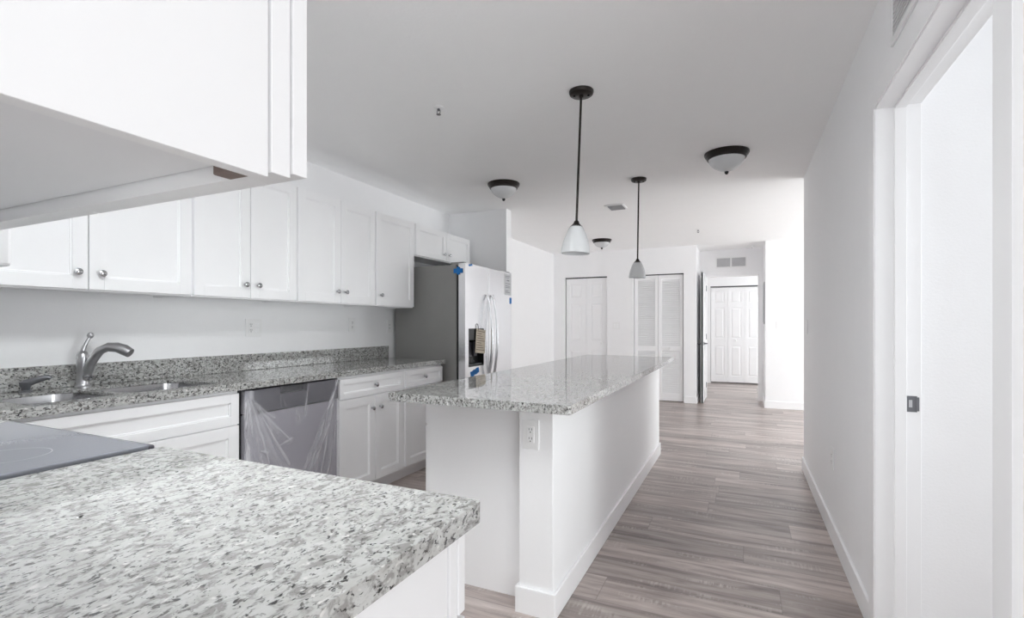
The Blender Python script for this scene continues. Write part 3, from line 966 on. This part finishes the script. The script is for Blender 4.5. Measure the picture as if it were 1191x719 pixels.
def upper(label, y0, y1, doors, z0=ZB, z1=ZT):
    t = thing('wall_cabinet', label, 'cabinet', (-2.82, (y0 + y1) / 2, z0), 'wall cabinets on the left wall')
    c = MB()
    c.box(XL + 0.003, -2.69, y0, y0 + 0.016, z0, z1); c.box(XL + 0.003, -2.69, y1 - 0.016, y1, z0, z1)
    c.box(XL + 0.003, -2.69, y0 + 0.016, y1 - 0.016, z0 + 0.012, z0 + 0.026)
    c.box(XL + 0.003, -2.69, y0 + 0.016, y1 - 0.016, z1 - 0.016, z1)
    c.box(XL + 0.003, XL + 0.01, y0 + 0.016, y1 - 0.016, z0 + 0.026, z1 - 0.016)
    c.build('body', M['cabinet'], t)
    f = MB()
    f.box(-2.69, -2.67, y0, y0 + 0.038, z0, z1); f.box(-2.69, -2.67, y1 - 0.038, y1, z0, z1)
    f.box(-2.69, -2.67, y0 + 0.038, y1 - 0.038, z0, z0 + 0.038); f.box(-2.69, -2.67, y0 + 0.038, y1 - 0.038, z1 - 0.038, z1)
    f.build('face_frame', M['cabinet'], t, bevel=0.0008)
    for u0, u1, ku, kz in doors:
        front(FW, t, u0, u1, z0 + 0.008, z1 - 0.006, (ku, kz), st=0.057 if z1 - z0 > 0.5 else 0.05)
    return t


upper('white wall cabinet above the sink at the left end of the row', 0.755, 1.682, [(0.762, 1.219, 1.176, 1.449), (1.224, 1.677, 1.267, 1.449)])
upper('white two door wall cabinet right of the one above the sink', 1.685, 2.370, [(1.692, 2.026, 1.99, 1.452), (2.031, 2.364, 2.075, 1.452)])
upper('white two door wall cabinet above the drawers, third from the left', 2.373, 3.138, [(2.380, 2.760, 2.722, 1.456), (2.765, 3.131, 2.805, 1.456)])
upper('single door white wall cabinet next to the refrigerator', 3.141, 3.655, [(3.148, 3.648, 3.198, 1.456)])
upper('short white two door cabinet above the refrigerator', 3.668, 4.66, [(3.680, 4.180, 4.135, 1.905), (4.186, 4.652, 4.230, 1.905)], 1.835, ZT)

# ------------------------------------------------------------------ refrigerator
t = thing('refrigerator', 'stainless side by side refrigerator with dark grey side panel', 'refrigerator', (-2.6, 4.22, 0))
B(-2.93, -2.270, 3.742, 4.700, 0.03, 1.742).build('body', M['fridge_side'], t, bevel=0.004)
B(-2.270, -2.248, 3.756, 4.690, 0.05, 1.735).build('gasket', M['gasket'], t)
B(-2.90, -2.28, 3.78, 4.66, 0.0, 0.03).build('base', M['gasket'], t)
fd = MB()
X0, X1 = -2.248, -2.182
ya, yb = 3.745, 4.183
fd.box(X0, X1, ya, 3.805, 0.06, 1.755); fd.box(X0, X1, 4.09, yb, 0.06, 1.755)
fd.box(X0, X1, 3.805, 4.09, 0.06, 0.842); fd.box(X0, X1, 3.805, 4.09, 1.183, 1.755)
fd.box(X0, X0 + 0.012, 3.805, 4.09, 0.842, 1.183)
dl = fd.build('door', M['steel'], t)
ds = MB()
ds.box(X0 + 0.012, X0 + 0.014, 3.806, 4.089, 0.843, 1.182)
ds.box(X0 + 0.014, X1 + 0.001, 3.806, 3.812, 0.843, 1.182); ds.box(X0 + 0.014, X1 + 0.001, 4.083, 4.089, 0.843, 1.182)
ds.box(X0 + 0.014, X1 + 0.001, 3.812, 4.083, 1.08, 1.182); ds.box(X0 + 0.014, X1 + 0.001, 3.812, 4.083, 0.843, 0.858)
dp = ds.build('dispenser', M['black'], dl, bevel=0.002)
pd = MB().box(X0 + 0.014, X0 + 0.03, 3.86, 3.92, 0.93, 1.06); pd.box(X0 + 0.014, X0 + 0.03, 3.97, 4.03, 0.93, 1.06)
pd.build('paddle', M['dw_panel'], dp, bevel=0.003)
gs = MB().box(X0 + 0.02, X1 - 0.005, 3.84, 3.85, 0.858, 0.863)
gs.box(X0 + 0.02, X1 - 0.005, 4.05, 4.06, 0.858, 0.863)
for k in range(5): gs.box(X0 + 0.022 + k * 0.009, X0 + 0.026 + k * 0.009, 3.85, 4.05, 0.858, 0.862)
gs.build('drip_grate', M['strike'], dp)
dr = B(X0, X1, 4.192, 4.700, 0.06, 1.755).build('door', M['steel'], t, bevel=0.006, seg=3)
for y, d in ((4.135, dl), (4.240, dr)):
    ps = []
    for k in range(15):
        s = k / 14
        ps.append((X1 + 0.012 + 0.052 * math.sin(math.pi * s) ** 0.6, y, 0.70 + 0.80 * s))
    MB().tube(ps, 0.0135, 12, 0.8).build('handle', M['steel'], d)
for ya_, yb_ in ((3.75, 3.80), (4.64, 4.695)):
    B(-2.33, -2.20, ya_, yb_, 1.742, 1.766).build('hinge_cover', M['fridge_side'], t, bevel=0.003)

# things stuck on or hanging from the refrigerator
tp = MB().box(-2.295, -2.205, 3.7385, 3.7398, 1.668, 1.708)
tp.box(-2.262, -2.235, 3.7378, 3.7385, 1.655, 1.722)
tag(tp.build('tape_strip', M['tape'], None), 'crumpled blue tape on the upper front corner of the refrigerator side', 'tape', 'blue tape on the refrigerator')


def tape(y0, y1, z0, z1, rot, label):
    c = Vector((X1 + 0.0012, (y0 + y1) / 2, (z0 + z1) / 2))
    mb = MB(); n = 8; vs = []; fs = []
    for i in range(n + 1):
        for j in (0, 1):
            u = -(y1 - y0) / 2 + (y1 - y0) * i / n
            v = (-0.5 + j) * (z1 - z0) + 0.004 * math.sin(i * 2.1 + j)
            a = math.radians(rot)
            for dx in (0, 0.0008):
                vs.append(c + Vector((dx + 0.0006 * (i % 2), u * math.cos(a) - v * math.sin(a), u * math.sin(a) + v * math.cos(a))))
    def id_(i, j, k): return (i * 2 + j) * 2 + k
    for i in range(n):
        fs += [(id_(i, 0, 1), id_(i + 1, 0, 1), id_(i + 1, 1, 1), id_(i, 1, 1)), (id_(i, 0, 0), id_(i, 1, 0), id_(i + 1, 1, 0), id_(i + 1, 0, 0)),
               (id_(i, 0, 0), id_(i + 1, 0, 0), id_(i + 1, 0, 1), id_(i, 0, 1)), (id_(i, 1, 0), id_(i, 1, 1), id_(i + 1, 1, 1), id_(i + 1, 1, 0))]
    fs += [(id_(0, 0, 0), id_(0, 0, 1), id_(0, 1, 1), id_(0, 1, 0)), (id_(n, 0, 0), id_(n, 1, 0), id_(n, 1, 1), id_(n, 0, 1))]
    mb.add(vs, fs)
    tag(mb.build('tape_strip', M['tape']), label, 'tape', 'blue tape on the refrigerator')


tape(3.84, 3.995, 0.765, 0.815, 14, 'slanted blue tape piece below the refrigerator water dispenser')
tape(4.655, 4.70, 1.435, 1.495, 0, 'small square blue tape piece at the right edge of the refrigerator')
tape(3.81, 3.87, 1.738, 1.752, 12, 'thin blue tape scrap at the top left of the refrigerator door')

t = thing('hanging_card', 'tan printed card hanging over the refrigerator water dispenser', 'card', (X1 + 0.012, 4.04, 0.95))
# the card hangs a little tilted
def tilt(mb, pivot, ang):
    Rm = Matrix.Translation(pivot) @ Matrix.Rotation(ang, 4, 'X') @ Matrix.Translation(-Vector(pivot))
    mb.v = [Rm @ p for p in mb.v]
    return mb
pv = (X1 + 0.012, 4.03, 1.175)
cardm = tilt(B(X1 + 0.011, X1 + 0.013, 3.925, 4.105, 0.955, 1.172), pv, -0.10).build('card', M['card'], t)
ln = MB()
for k in range(9):
    z = 1.155 - k * 0.021
    ln.box(X1 + 0.013, X1 + 0.0136, 3.935 + 0.01 * (k % 2), 4.09 - 0.02 * ((k * 7) % 4), z - 0.006, z)
tilt(ln, pv, -0.10).build('print', M['card_ink'], cardm)
MB().tube([(X1 + 0.002, 3.955, 1.226), (X1 + 0.010, 3.957, 1.215), (X1 + 0.013, 3.96, 1.19), (X1 + 0.012, 3.962, 1.165)], 0.0035, 8).build('hook', M['black'], t)

t = thing('energy_sticker', 'grey printed sticker at the top right of the refrigerator door', 'sticker', (X1 + 0.001, 4.6, 1.51))
pl = B(X1 + 0.0006, X1 + 0.0014, 4.535, 4.69, 1.52, 1.735).build('sheet', M['paper'], t)
ln = MB()
for k, (z, a, c) in enumerate(((1.715, 0.02, .13), (1.70, .02, .10), (1.675, .05, .11), (1.668, .05, .11), (1.64, .02, .13), (1.615, .02, .12), (1.60, .02, .13), (1.565, .02, .09), (1.55, .02, .12))):
    ln.box(X1 + 0.0014, X1 + 0.0019, 4.535 + a, 4.535 + c, z - 0.005, z)
ln.build('print', M['ink'], pl)


# ------------------------------------------------------------------ lamps
def pendant(x, y, z_cap, z_bot, r, label, tilt_x, tilt_y):
    t = thing('pendant_lamp', label, 'lamp', (x, y, H), 'pendant lamps over the island')
    T0 = Matrix.Translation((x, y, H))
    can = MB().lathe([(0.064, -0.0005), (0.064, -0.010), (0.061, -0.014), (0.061, -0.018), (0.056, -0.022), (0.012, -0.0235), (0.012, -0.034), (0.004, -0.036)], T0, 32)
    cn = can.build('canopy', M['bronze'], t)
    for s in (-1, 1):
        MB().lathe([(0.006, 0), (0.006, -0.006), (0.002, -0.008)], Matrix.Translation((x + s * 0.035, y + s * 0.012, H - 0.0215)), 12).build('screw', M['black'], cn)
    Tl = T0 @ Matrix.Rotation(tilt_x, 4, 'X') @ Matrix.Rotation(tilt_y, 4, 'Y')
    L_ = H - z_cap
    MB().lathe([(0.0062, -0.03), (0.0062, -L_)], Tl, 14).build('rod', M['bronze'], t)
    zc = -L_
    MB().lathe([(0.008, zc + 0.006), (0.013, zc), (0.015, zc - 0.008), (0.026, zc - 0.020), (0.033, zc - 0.026), (0.033, zc - 0.029), (0.008, zc - 0.030)], Tl, 22).build('socket_cap', M['bronze'], t)
    zt, zb = zc - 0.024, z_bot - H
    prof = []
    for k in range(13):
        s = k / 12
        prof.append((0.031 + (r - 0.031) * math.sin(s * math.pi / 2) ** 0.9, zt + (zb - zt) * s))
    inner = [(a - 0.004, z) for a, z in reversed(prof)]
    mb = MB(); seg = 36; vs = []
    pr = prof + inner
    for a, z in pr:
        for k in range(seg):
            an = 2 * math.pi * k / seg
            vs.append(Tl @ Vector((a * math.cos(an), a * math.sin(an), z)))
    n = len(pr)
    fs = [(i * seg + k, i * seg + (k + 1) % seg, ((i + 1) % n) * seg + (k + 1) % seg, ((i + 1) % n) * seg + k) for i in range(n) for k in range(seg)]
    mb.add(vs, fs, True)
    mb.build('lamp_shade', M['lamp_glass'], t)


pendant(-0.767, 2.525, 1.757, 1.590, 0.075, 'nearer pendant lamp with frosted bell shade on a dark rod', -0.016, 0.033)
pendant(-0.788, 4.243, 1.765, 1.612, 0.069, 'farther pendant lamp with frosted bell shade above the island end', -0.006, 0.014)


def flush(x, y, r, zb, label, lit=0):
    t = thing('ceiling_lamp', label, 'lamp', (x, y, H), 'flush ceiling lamps')
    T0 = Matrix.Translation((x, y, H))
    d = H - zb
    MB().lathe([(r, -0.0005), (r, -0.010), (r - 0.006, -0.016), (r - 0.006, -0.022), (r - 0.016, -0.032), (r - 0.016, -0.038), (r - 0.022, -0.046), (r - 0.03, -0.046), (r - 0.032, -0.030)], T0, 40).build('rim', M['bronze'], t)
    rr = r - 0.028
    MB().lathe([(rr, -0.036)] + [(rr * math.cos(a) ** 1.25, -0.040 - (d - 0.062) * math.sin(a) ** 1.05) for a in [k * math.pi / 2 / 12 for k in range(0, 12)]] + [(0.004, -(d - 0.022))], T0, 40).build('glass_bowl', M['fill_glow'] if lit else M['lamp_glass'], t)
    MB().lathe([(0.004, -(d - 0.026)), (0.014, -(d - 0.020)), (0.013, -(d - 0.010)), (0.008, -(d - 0.003)), (0.002, -d)], T0, 18).build('finial', M['black'], t)


m, N, L, P = new_mat('fill_box_glow')  # glow of the added fill box below
P.inputs['Base Color'].default_value = (0.9, 0.9, 0.9, 1)
P.inputs['Emission Color'].default_value = (0.955, 0.99, 1.0, 1)
P.inputs['Emission Strength'].default_value = 15.0
M['fill_glow'] = m
t = thing('added_fill_box', 'lit white box added on the ceiling just above the frame to brighten the kitchen', 'lamp', (-1.22, 0.78, H))  # added fill source, kept out of view above the near counter
B(-1.42, -1.02, 0.36, 1.20, H - 0.02, H - 0.0005).build('housing', M['plastic'], t, bevel=0.002)
sk = MB().box(-1.42, -1.40, 0.36, 1.20, H - 0.09, H - 0.0205); sk.box(-1.04, -1.02, 0.36, 1.20, H - 0.09, H - 0.0205)
sk.box(-1.40, -1.04, 0.36, 0.38, H - 0.09, H - 0.0205); sk.box(-1.40, -1.04, 1.18, 1.20, H - 0.09, H - 0.0205)
sk.build('frame', M['plastic'], t, bevel=0.002)
B(-1.395, -1.045, 0.385, 1.175, H - 0.092, H - 0.075).build('diffuser', M['fill_glow'], t, bevel=0.003)
flush(-0.10, 3.87, 0.150, 2.291, 'flush bowl ceiling lamp nearest the right wall')
flush(-1.885, 3.90, 0.140, 2.294, 'flush bowl ceiling lamp in front of the refrigerator wall')
flush(-1.838, 7.06, 0.140, 2.308, 'small looking far flush bowl ceiling lamp near the back wall')


# ------------------------------------------------------------------ vents, sprinklers, plates
def grille(name, label, F, u0, u1, z0, z1, n, rim=0.022, mull=False):
    t = thing(name, label, 'vent', (F.matrix((u0 + u1) / 2, z0)).to_translation())
    f = MB()
    F.box(f, u0, u1, z0, z0 + rim, 0.001, 0.009); F.box(f, u0, u1, z1 - rim, z1, 0.001, 0.009)
    F.box(f, u0, u0 + rim, z0 + rim, z1 - rim, 0.001, 0.009); F.box(f, u1 - rim, u1, z0 + rim, z1 - rim, 0.001, 0.009)
    if mull: F.box(f, (u0 + u1) / 2 - 0.012, (u0 + u1) / 2 + 0.012, z0 + rim, z1 - rim, 0.001, 0.008)
    f.build('frame', M['plastic'], t, bevel=0.0015)
    k = MB(); F.box(k, u0 + rim, u1 - rim, z0 + rim, z1 - rim, 0.001, 0.0015); k.build('backing', M['vent_dark'], t)
    s = MB()
    for i in range(n):
        z = z0 + rim + (i + 0.5) * (z1 - z0 - 2 * rim) / n
        h = (z1 - z0 - 2 * rim) / n
        F.box(s, u0 + rim, u1 - rim, z - h * 0.28, z + h * 0.28, 0.002, 0.007)
    s.build('slats', M['vent'], t)


grille('return_grille', 'white return grille high above the right doorway', Face('x-', XR), 1.45, 2.09, 2.165, 2.39, 12)
grille('return_grille', 'white grille above the hall doorway', Face('y-', 8.86), -0.40, 0.075, 2.145, 2.33, 9, mull=True)

t = thing('ceiling_vent', 'small white ceiling air vent beyond the nearer pendant lamp', 'vent', (-1.18, 5.13, H))
f = MB()
x0, x1, y0, y1 = -1.28, -1.09, 5.03, 5.25
f.box(x0, x1, y0, y0 + 0.02, H - 0.010, H - 0.0005); f.box(x0, x1, y1 - 0.02, y1, H - 0.010, H - 0.0005)
f.box(x0, x0 + 0.02, y0 + 0.02, y1 - 0.02, H - 0.010, H - 0.0005); f.box(x1 - 0.02, x1, y0 + 0.02, y1 - 0.02, H - 0.010, H - 0.0005)
f.build('frame', M['plastic'], t, bevel=0.001)
B(x0 + 0.02, x1 - 0.02, y0 + 0.02, y1 - 0.02, H - 0.0015, H - 0.0005).build('backing', M['slot'], t)
s = MB()
for i in range(7):
    y = y0 + 0.032 + i * 0.026
    s.add([(x0 + 0.02, y, H - 0.002), (x1 - 0.02, y, H - 0.002), (x1 - 0.02, y + 0.014, H - 0.016), (x0 + 0.02, y + 0.014, H - 0.016),
           (x0 + 0.02, y + 0.002, H - 0.002), (x1 - 0.02, y + 0.002, H - 0.002), (x1 - 0.02, y + 0.016, H - 0.016), (x0 + 0.02, y + 0.016, H - 0.016)],
          [(0, 1, 2, 3), (7, 6, 5, 4), (0, 4, 5, 1), (1, 5, 6, 2), (2, 6, 7, 3), (3, 7, 4, 0)])
s.build('slats', M['vent_dark'], t)


def sprinkler(x, y, label):
    t = thing('fire_sprinkler', label, 'sprinkler', (x, y, H), 'fire sprinklers in the ceiling')
    T0 = Matrix.Translation((x, y, H))
    MB().lathe([(0.030, -0.0005), (0.029, -0.004), (0.016, -0.008), (0.010, -0.008)], T0, 24).build('escutcheon', M['plastic'], t)
    s = MB().lathe([(0.008, -0.006), (0.008, -0.018), (0.004, -0.020)], T0, 14)
    s.tube([(x - 0.010, y, H - 0.018), (x - 0.011, y, H - 0.030), (x, y, H - 0.040)], 0.002, 8)
    s.tube([(x + 0.010, y, H - 0.018), (x + 0.011, y, H - 0.030), (x, y, H - 0.040)], 0.002, 8)
    s.lathe([(0.013, -0.039), (0.013, -0.041), (0.002, -0.042)], T0, 16)
    s.build('head', M['strike'], t)


sprinkler(-1.557, 2.376, 'fire sprinkler on the ceiling left of the nearer pendant lamp')
sprinkler(-0.513, 6.82, 'fire sprinkler on the ceiling just before the hall')
t = thing('smoke_detector', 'round white smoke detector on the hall ceiling', 'smoke detector', (0.11, 8.62, H))
MB().lathe([(0.06, -0.0005), (0.06, -0.012), (0.052, -0.026), (0.03, -0.032), (0.004, -0.033)], Matrix.Translation((0.11, 8.62, H)), 28).build('housing', M['plastic'], t)
MB().lathe([(0.004, -0.031), (0.004, -0.035), (0.001, -0.0355)], Matrix.Translation((0.14, 8.60, H)), 8).build('indicator', M['slot'], t)


def plate(F, u, z, label, kind, gang=1, w=0.074, h=0.117):
    t = thing('wall_outlet' if kind == 'outlet' else 'light_switch' if kind == 'switch' else 'wall_plate', label, 'outlet' if kind in ('outlet', 'mixed') else 'switch', F.matrix(u, z - h / 2).to_translation())
    ww = w + (gang - 1) * 0.046
    m_ = MB(); F.box(m_, u - ww / 2, u + ww / 2, z - h / 2, z + h / 2, 0.0006, 0.006)
    m_.build('cover_plate', M['plastic'], t, bevel=0.002)
    for g in range(gang):
        c = u + (g - (gang - 1) / 2) * 0.046
        if kind == 'outlet' or (kind == 'mixed' and g == 0):
            q = MB(); F.box(q, c - 0.017, c + 0.017, z - 0.034, z + 0.034, 0.005, 0.008)
            r = q.build('receptacle', M['plastic'], t, bevel=0.002)
            s_ = MB()
            for dz in (-0.019, 0.019):
                for du in (-0.006, 0.006): F.box(s_, c + du - 0.0012, c + du + 0.0012, z + dz - 0.001, z + dz + 0.008, 0.0075, 0.0083)
                F.box(s_, c - 0.0025, c + 0.0025, z + dz - 0.011, z + dz - 0.006, 0.0075, 0.0083)
            s_.build('slots', M['slot'], r)
        else:
            q = MB(); F.box(q, c - 0.016, c + 0.016, z - 0.033, z + 0.033, 0.005, 0.0085)
            r = q.build('rocker', M['trim'], t, bevel=0.002)
            g_ = MB(); F.box(g_, c - 0.0165, c + 0.0165, z - 0.0005, z + 0.0005, 0.0084, 0.0088); g_.build('pivot_line', M['vent'], r)
    return t


plate(Face('y-', 1.93), -0.805, 0.755, 'white outlet at the top of the island end wall', 'outlet', 1, 0.075, 0.125)
plate(Face('x+', XL), 2.293, 1.197, 'white double plate on the wall above the dishwasher counter', 'mixed', 2)
plate(Face('x+', XL), 3.217, 1.215, 'white outlet on the wall above the drawers counter', 'outlet')
plate(Face('x-', XR), 4.56, 1.20, 'white switch on the right wall near its far corner', 'switch')
plate(Face('x-', XR), 3.33, 0.455, 'white outlet low on the right wall', 'outlet')
plate(Face('y-', YB), -1.88, 1.20, 'white switch between the two back closet doors', 'switch', 2)
plate(Face('y-', YB), 0.505, 1.215, 'white double switch on the wall right of the hall', 'switch', 2)

t = thing('wall_outlet', 'white outlet plate squeezed beside the refrigerator edge above the counter', 'outlet', (XL, 3.71, 1.14))
FX = Face('x+', XL)
q = MB(); FX.box(q, 3.673, 3.737, 1.14, 1.262, 0.0006, 0.006); q.build('cover_plate', M['plastic'], t, bevel=0.002)
q = MB(); FX.box(q, 3.685, 3.719, 1.167, 1.235, 0.005, 0.008); r = q.build('receptacle', M['plastic'], t, bevel=0.002)
q = MB(); FX.box(q, 3.690, 3.714, 1.18, 1.19, 0.0075, 0.0085); FX.box(q, 3.690, 3.714, 1.21, 1.22, 0.0075, 0.0085); q.build('slots', M['vent'], r)

t = thing('wall_panel', 'grey flat panel on the right side wall of the hall', 'panel', (0.31, 8.45, 1.23))
FH = Face('x-', 0.31)
q = MB(); FH.box(q, 8.30, 8.62, 1.23, 1.86, 0.0006, 0.012); pn = q.build('frame', M['panel_grey'], t, bevel=0.002)
q = MB(); FH.box(q, 8.33, 8.59, 1.26, 1.83, 0.012, 0.017); q.build('cover', M['panel_grey'], t, bevel=0.002)
